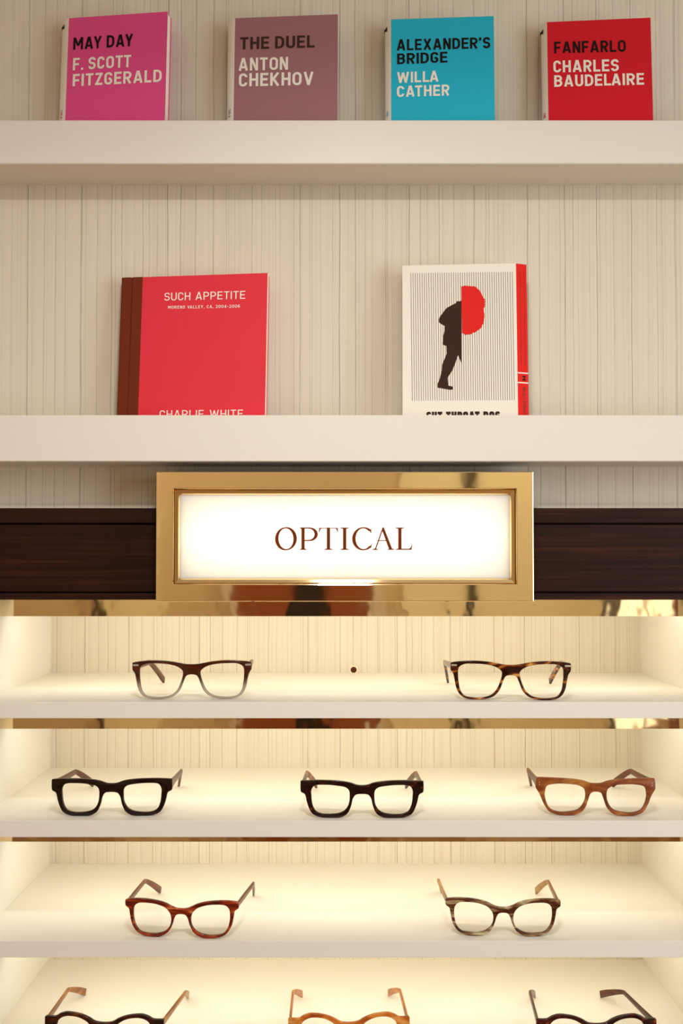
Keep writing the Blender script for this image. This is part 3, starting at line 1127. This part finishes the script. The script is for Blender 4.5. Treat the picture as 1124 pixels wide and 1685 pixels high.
def catmull(pts, seg=6):
    n = len(pts)
    out = []
    for i in range(n):
        p0, p1, p2, p3 = (Vector(pts[(i + k) % n]) for k in (-1, 0, 1, 2))
        a = 0.5
        t0 = 0.0
        t1 = t0 + max((p1 - p0).length, 1e-9) ** a
        t2 = t1 + max((p2 - p1).length, 1e-9) ** a
        t3 = t2 + max((p3 - p2).length, 1e-9) ** a
        for k in range(seg):
            t = t1 + (t2 - t1) * k / seg
            A1_ = p0 * ((t1 - t) / (t1 - t0)) + p1 * ((t - t0) / (t1 - t0))
            A2_ = p1 * ((t2 - t) / (t2 - t1)) + p2 * ((t - t1) / (t2 - t1))
            A3_ = p2 * ((t3 - t) / (t3 - t2)) + p3 * ((t - t2) / (t3 - t2))
            B1_ = A1_ * ((t2 - t) / (t2 - t0)) + A2_ * ((t - t0) / (t2 - t0))
            B2_ = A2_ * ((t3 - t) / (t3 - t1)) + A3_ * ((t - t1) / (t3 - t1))
            out.append(B1_ * ((t2 - t) / (t2 - t1)) + B2_ * ((t - t1) / (t2 - t1)))
    return out


# traced half fronts: centre x, bottom y, outline of the half front (from bridge top round to bridge bottom) and of the lens
SHAPES = {
    'square': (541, 392, 0.168,
               [(505, 146), (455, 138), (400, 128), (300, 120), (200, 124), (128, 134), (122, 137), (121, 145), (122, 186), (126, 193), (139, 212), (150, 262), (160, 310),
                (180, 352), (215, 380), (280, 392), (350, 389), (415, 370), (458, 328), (485, 262), (500, 230), (518, 219)],
               [(170, 220), (176, 166), (215, 141), (290, 137), (370, 142), (440, 160), (478, 190), (482, 215), (468, 270), (440, 328),
                (400, 364), (340, 380), (270, 381), (215, 368), (186, 330), (174, 270)], (135, 190)),
    'bold': (531, 402, 0.168,
             [(500, 173), (450, 157), (390, 147), (300, 142), (200, 143), (112, 149), (106, 151), (105, 158), (106, 218), (110, 226), (135, 241), (148, 290), (165, 340),
              (190, 378), (240, 398), (320, 402), (390, 395), (430, 370), (454, 320), (468, 265), (486, 240), (508, 234)],
             [(178, 210), (200, 178), (280, 170), (360, 175), (420, 187), (444, 210), (448, 260), (440, 310), (415, 350), (380, 370),
              (320, 380), (250, 378), (207, 357), (185, 310), (178, 255)], (151, 224)),
    'flared': (572, 445, 0.168,
               [(535, 217), (490, 202), (430, 192), (350, 187), (250, 184), (160, 184), (152, 186), (150, 193), (147, 255), (151, 264), (175, 302), (205, 372),
                (240, 420), (300, 441), (380, 444), (450, 430), (492, 390), (515, 330), (532, 288), (550, 277)],
               [(207, 290), (222, 240), (285, 222), (375, 221), (445, 229), (490, 254), (501, 298), (487, 358), (448, 403), (390, 421),
                (310, 426), (250, 406), (220, 362), (208, 320)], (186, 262)),
    'slim': (509, 492, 0.168,
             [(478, 290), (440, 277), (395, 256), (330, 240), (240, 232), (160, 234), (108, 243), (103, 247), (103, 253), (104, 279), (109, 286), (130, 302), (140, 350),
              (155, 410), (190, 460), (240, 484), (310, 492), (370, 482), (420, 450), (446, 400), (462, 352), (480, 330)],
             [(160, 330), (166, 288), (195, 260), (270, 254), (340, 262), (400, 285), (434, 325), (442, 370), (430, 415), (395, 452),
              (340, 472), (270, 474), (212, 462), (177, 420), (163, 372)], (247, 286)),
    'panto': (485, 535, 0.194,
              [(462, 356), (430, 350), (392, 329), (340, 311), (250, 303), (208, 316), (180, 332), (120, 336), (115, 339), (115, 346), (116, 384), (122, 391), (146, 402),
               (160, 440), (182, 490), (230, 526), (310, 536), (380, 520), (422, 480), (442, 420), (456, 396), (470, 388)],
              [(188, 400), (200, 352), (240, 325), (300, 321), (350, 332), (395, 360), (410, 402), (400, 452), (370, 494), (310, 515),
               (250, 506), (208, 468)], (339, 384)),
}
WRAP = 0.7


def bend(x, y):
    return y + WRAP * x * x


def inset(pts, d):
    """closed outline moved inwards by d (outwards when negative)"""
    n = len(pts)
    area = sum(pts[i].x * pts[(i + 1) % n].y - pts[(i + 1) % n].x * pts[i].y for i in range(n))
    sg_ = 1 if area > 0 else -1
    out = []
    for i in range(n):
        t = (pts[(i + 1) % n] - pts[i - 1]).normalized()
        out.append(pts[i] + Vector((-t.y, t.x)) * (d * sg_))
    src = list(pts)
    for _ in range(6):                      # drop points that folded over at tight corners
        m_ = len(out)
        keep = [i for i in range(m_) if (out[(i + 1) % m_] - out[i]).dot(src[(i + 1) % m_] - src[i]) > 0]
        if len(keep) == m_:
            break
        out, src = [out[i] for i in keep], [src[i] for i in keep]
    return out


def make_front(name, shape, kx, kz, material, parent, half_t=0.0024):
    cx, by, s, outer, lens, ep = SHAPES[shape]
    mm = s * 0.001
    left = [((x - cx) * mm * kx, (by - y) * mm * kz) for x, y in outer]
    full = left + [(-x, z) for x, z in reversed(left)]
    o2 = catmull(full, 5)
    lz = [((x - cx) * mm * kx, (by - y) * mm * kz) for x, y in lens]
    l2 = catmull(lz, 5)
    r2 = [Vector((-p.x, p.y)) for p in l2]
    bev = 0.0008
    o3, l3 = inset(o2, 0.0006), inset(l2, -0.0003)
    r3 = [Vector((-p.x, p.y)) for p in l3]
    cu = bpy.data.curves.new(name, 'CURVE')
    cu.dimensions = '2D'
    cu.fill_mode = 'BOTH'
    cu.extrude = half_t - bev
    cu.bevel_depth = bev
    cu.bevel_resolution = 2
    for pl in (o3, l3, r3):
        sp = cu.splines.new('POLY')
        sp.points.add(len(pl) - 1)
        for q, pt in zip(sp.points, pl):
            q.co = (pt.x, pt.y, 0, 1)
        sp.use_cyclic_u = True
    tmp = bpy.data.objects.new('tmp', cu)
    COL.objects.link(tmp)
    dg = bpy.context.evaluated_depsgraph_get()
    me = bpy.data.meshes.new_from_object(tmp.evaluated_get(dg))
    bpy.data.objects.remove(tmp)
    bpy.data.curves.remove(cu)
    bm = bmesh.new()
    bm.from_mesh(me)
    bmesh.ops.remove_doubles(bm, verts=bm.verts, dist=1e-6)
    for v in bm.verts:
        x, z, d_ = v.co.x, v.co.y, -v.co.z
        v.co = Vector((x, bend(x, d_), z))
    bmesh.ops.recalc_face_normals(bm, faces=bm.faces)
    bm.to_mesh(me)
    bm.free()
    me.name = name
    me.materials.clear()
    me.materials.append(material)
    me.polygons.foreach_set('use_smooth', [True] * len(me.polygons))
    me.set_sharp_from_angle(angle=math.radians(35))
    o = bpy.data.objects.new(name, me)
    COL.objects.link(o)
    o.parent = parent
    # lenses seated in the rims
    for pl in (l2, r2):
        c = sum(pl, Vector((0, 0))) / len(pl)
        pl = [c + (p - c) * 1.025 for p in pl]
        n = len(pl)
        mb = MB()
        v = [(c.x, bend(c.x, -0.0013), c.y)] + [(p.x, bend(p.x, -0.0006), p.y) for p in pl]
        v += [(c.x, bend(c.x, -0.0001), c.y)] + [(p.x, bend(p.x, 0.0006), p.y) for p in pl]
        f = [(0, 1 + i, 1 + (i + 1) % n) for i in range(n)]
        f += [(n + 1, n + 2 + (i + 1) % n, n + 2 + i) for i in range(n)]
        f += [(1 + i, n + 2 + i, n + 2 + (i + 1) % n, 1 + (i + 1) % n) for i in range(n)]
        mb.add(v, f)
        mb.build('lens', M_LENS, parent, smooth=40)
    hwid = max(p.x for p in o2)
    top = (by - ep[0]) * mm * kz
    bot = (by - ep[1]) * mm * kz
    return hwid, top, bot


def make_temple(parent, side, hwid, top, bot, material, toe, drop, thin, length=0.131, tipmat=None):
    zh = (top + bot) / 2
    hh = (top - bot) * (0.92 if thin else 0.86)
    th = 0.0034 if not thin else 0.0030
    xh = hwid - th / 2 - 0.0006
    y0 = bend(hwid, 0.0020)
    tip_half = 0.0042
    zb_ = zh - drop
    S = [0, 0.012, 0.03, 0.055, 0.076, 0.084, 0.090, 0.096, 0.103, 0.112, 0.121, length]
    midh = 0.0064 if not thin else 0.0052
    BS = 0.084
    tipin = max(0.010, toe * 0.45)
    mb = MB()
    rings = []
    path = []
    for s in S:
        u = s / length
        if s <= BS:
            z = zh + (zb_ - zh) * (s / BS)
        else:
            k = (s - BS) / (length - BS)
            z = zb_ + (tip_half - zb_) * k ** 1.15
        x = side * (xh - (toe - tipin) * u - tipin * max(0, (s - BS) / (length - BS)))
        path.append(Vector((x, y0 + s, z)))
    for i, s in enumerate(S):
        if s < 0.03:
            h_ = hh + (midh * 1.25 - hh) * (s / 0.03)
        elif s < 0.085:
            h_ = midh * 1.25 + (midh - midh * 1.25) * ((s - 0.03) / 0.055)
        else:
            k = (s - 0.085) / (length - 0.085)
            h_ = midh + (0.0096 - midh) * k ** 0.9
        a = path[max(0, i - 1)]
        c = path[min(len(S) - 1, i + 1)]
        d_ = (c - a).normalized()
        sx = Vector((1, 0, 0))
        sx = (sx - d_ * sx.dot(d_)).normalized()
        up = sx.cross(d_).normalized()
        if up.z < 0:
            up = -up
        ring_ = []
        hx, hz = th / 2, h_ / 2
        r = min(hx, hz) * 0.62
        end = 0.93 if i == len(S) - 1 else 1.0
        for (cx_, cz_, a0) in ((hx - r, hz - r, 0), (-hx + r, hz - r, 90), (-hx + r, -hz + r, 180), (hx - r, -hz + r, 270)):
            for k in range(3):
                an = math.radians(a0 + 45 * k)
                ring_.append(path[i] + (sx * (cx_ + r * math.cos(an)) + up * (cz_ + r * math.sin(an))) * end)
        rings.append(ring_)
    n = len(rings[0])
    v = [p for r_ in rings for p in r_]
    f = []
    for i in range(len(rings) - 1):
        for k in range(n):
            f.append((i * n + k, i * n + (k + 1) % n, (i + 1) * n + (k + 1) % n, (i + 1) * n + k))
    f.append(tuple(range(n)))
    f.append(tuple((len(rings) - 1) * n + k for k in reversed(range(n))))
    mb.add(v, f)
    o = mb.build('temple', material, parent, smooth=50)
    return o


def glasses(label, shape, cxp, byp, row, half_px, height_px, yaw, toe, m_front, m_temple, thin=False, drop=0.005, plaque=None, rivet=False, tilt=-2.5):
    zf = Z_SH[row]
    base = on_floor(cxp, byp, zf)
    cx, by, s, outer, lens, ep = SHAPES[shape]
    mpp = base.y / FPX
    kx = half_px * mpp / ((cx - min(p[0] for p in outer)) * s * 0.001)
    kz = height_px * mpp / ((by - min(p[1] for p in outer)) * s * 0.001)
    root = empty('eyeglasses', (base.x, base.y + 0.002, zf + 0.0003))
    root.rotation_euler = (0, 0, math.radians(-yaw))
    tag(root, label, 'eyeglasses', 'eyeglasses on the lit shelves')
    hwid, top, bot = make_front('front_frame', shape, kx, kz, m_front, root)
    for side in (-1, 1):
        make_temple(root, side, hwid, top, bot, m_temple, toe * 0.001, drop, thin)
        hz = (top + bot) / 2
        # hinge behind the end piece
        x = side * (hwid - 0.0065)
        mb = MB().box(x - 0.0012, x + 0.0012, bend(hwid - 0.006, 0.0018), bend(hwid - 0.006, 0.0052), hz - 0.0022, hz + 0.0022)
        mb.build('hinge', M_STEEL, root)
        if plaque:
            pw, ph = 0.0044, 0.0011
            x = side * (hwid - 0.0052)
            yy = bend(hwid - 0.005, -0.0021)
            MB().box(x - pw, x + pw, yy - 0.0005, yy + 0.0006, hz + 0.0006, hz + 0.0006 + 2 * ph).build('metal_plaque', M_STEEL, root, bevel=0.0002)
        if rivet:
            for dz in (-0.0012, 0.0016):
                x = side * (hwid - 0.0042)
                yy = bend(hwid - 0.0042, -0.0021)
                MB().prism([(x + 0.0006 * math.cos(i * math.pi / 4), yy - 0.0002 + 0.0004 * math.sin(i * math.pi / 4)) for i in range(8)], hz + dz - 0.0005, hz + dz + 0.0005).build('rivet', M_STEEL, root)
    return root


AC = acetate
m1 = AC('brown_fade_acetate', ((0.3, srgb(52, 20, 8)), (0.7, srgb(84, 38, 16))), (30, 30, 120), fade=(0.008, 0.027, srgb(176, 156, 138), 0.62), seed=1)
m1t = AC('brown_temple_acetate', ((0.3, srgb(70, 28, 7)), (0.7, srgb(95, 44, 13))), (30, 12, 120), seed=2, rough=0.3, coat=0.05)
m2 = AC('honey_striped_tortoise', ((0.46, srgb(44, 16, 7)), (0.55, srgb(84, 34, 12)), (0.63, srgb(178, 100, 36)), (0.72, srgb(230, 180, 100))), (28, 30, 85), seed=5.4, dist=1.2)
m3 = AC('black_acetate', ((0.3, srgb(22, 9, 6)), (0.7, srgb(34, 15, 9))), seed=3)
m3t = AC('brown_black_temple', ((0.3, srgb(65, 26, 8)), (0.7, srgb(86, 39, 13))), (30, 12, 120), seed=8, rough=0.3, coat=0.05)
m4 = AC('dark_tortoise', ((0.56, srgb(32, 11, 7)), (0.66, srgb(62, 20, 10)), (0.76, srgb(150, 54, 20))), (110, 110, 160), seed=7.7, dist=0.4)
m4t = AC('dark_tortoise_temple', ((0.44, srgb(50, 17, 5)), (0.56, srgb(101, 42, 13)), (0.66, srgb(149, 82, 28))), (90, 40, 140), seed=9.7, dist=0.4, rough=0.3, coat=0.05)
m5 = AC('matte_light_tortoise', ((0.32, srgb(100, 43, 14)), (0.50, srgb(142, 73, 28)), (0.68, srgb(183, 120, 53))), (34, 30, 70), rough=0.4, coat=0.1, seed=4.2)
m5t = AC('matte_brown_temple', ((0.32, srgb(70, 25, 7)), (0.68, srgb(108, 52, 16))), (60, 12, 160), rough=0.4, coat=0.1, seed=4.9)
m6 = AC('red_brown_streaked', ((0.34, srgb(74, 16, 8)), (0.50, srgb(124, 36, 16)), (0.62, srgb(168, 66, 30)), (0.72, srgb(214, 132, 78))), (22, 30, 120), seed=2.6)
m6t = AC('red_brown_temple', ((0.34, srgb(80, 28, 8)), (0.66, srgb(120, 56, 20))), (60, 10, 200), seed=3.6, rough=0.3, coat=0.05)
m7 = AC('olive_brown_streaked', ((0.34, srgb(54, 24, 12)), (0.48, srgb(96, 52, 32)), (0.58, srgb(150, 118, 82)), (0.68, srgb(196, 182, 142))), (34, 30, 150), seed=6.1)
m7t = AC('olive_brown_temple', ((0.34, srgb(128, 68, 30)), (0.66, srgb(174, 132, 63))), (60, 10, 200), seed=6.6, rough=0.3, coat=0.05)
m8 = AC('dark_brown_acetate', ((0.42, srgb(34, 12, 6)), (0.56, srgb(60, 24, 12)), (0.70, srgb(116, 58, 26))), (50, 30, 90), seed=11.1)
m8t = AC('amber_temple', ((0.34, srgb(110, 53, 17)), (0.66, srgb(176, 119, 48))), (70, 22, 120), seed=1.8, rough=0.3, coat=0.05)
m9 = AC('amber_acetate', ((0.34, srgb(164, 74, 20)), (0.52, srgb(206, 116, 44)), (0.68, srgb(236, 172, 88))), (34, 30, 80), seed=12.9)
m9t = AC('light_amber_temple', ((0.34, srgb(151, 75, 21)), (0.66, srgb(188, 120, 44))), (60, 20, 100), seed=2.2, rough=0.3, coat=0.05)
m10 = AC('burgundy_tortoise', ((0.44, srgb(34, 10, 7)), (0.56, srgb(66, 20, 14)), (0.70, srgb(140, 58, 36))), (90, 60, 130), seed=14.2, dist=0.5)
m10t = AC('brown_tortoise_temple', ((0.38, srgb(49, 18, 5)), (0.66, srgb(102, 50, 16))), (90, 30, 140), seed=15.3, rough=0.3, coat=0.05)

glasses('brown eyeglasses fading to clear grey lower rims on the top lit shelf', 'square', 315.2, 1150.7, 0, 97.3, 62.8, -2.2, 14, m1, m1t, plaque=True)
glasses('honey striped tortoiseshell eyeglasses on the top lit shelf', 'square', 841.2, 1152.2, 0, 98.0, 63.2, 3.7, 1, m2, m2, plaque=True)
glasses('glossy black square eyeglasses on the second lit shelf', 'bold', 182.8, 1343.2, 1, 98.5, 60.2, -0.7, 12, m3, m3t)
glasses('dark tortoiseshell square eyeglasses in the middle of the second lit shelf', 'bold', 595.8, 1346.6, 1, 100.9, 60.4, 0.7, 11, m4, m4t)
glasses('matte light brown eyeglasses on the second lit shelf', 'flared', 981.5, 1343.0, 1, 97.0, 60.4, 2.2, 14, m5, m5t, rivet=True)
glasses('reddish brown streaked eyeglasses on the third lit shelf', 'slim', 297.8, 1543.8, 2, 94.2, 60.2, 4.2, 3, m6, m6t, thin=True)
glasses('olive and brown streaked eyeglasses on the third lit shelf', 'slim', 828.7, 1541.4, 2, 93.6, 60.0, 1.8, 3, m7, m7t, thin=True)
glasses('dark brown round eyeglasses with pale amber temples, cut off by the bottom edge', 'panto', 169.5, 1733, 3, 98.7, 62, 3.5, 0, m8, m8t, thin=True)
glasses('amber round eyeglasses cut off by the bottom edge, middle of the lowest shelf', 'panto', 574.5, 1733, 3, 99.0, 62, -1.7, 12, m9, m9t, thin=True)
glasses('dark burgundy round eyeglasses with brown temples, cut off by the bottom edge', 'panto', 983.5, 1735, 3, 98.0, 62, -0.6, 25, m10, m10t, thin=True)
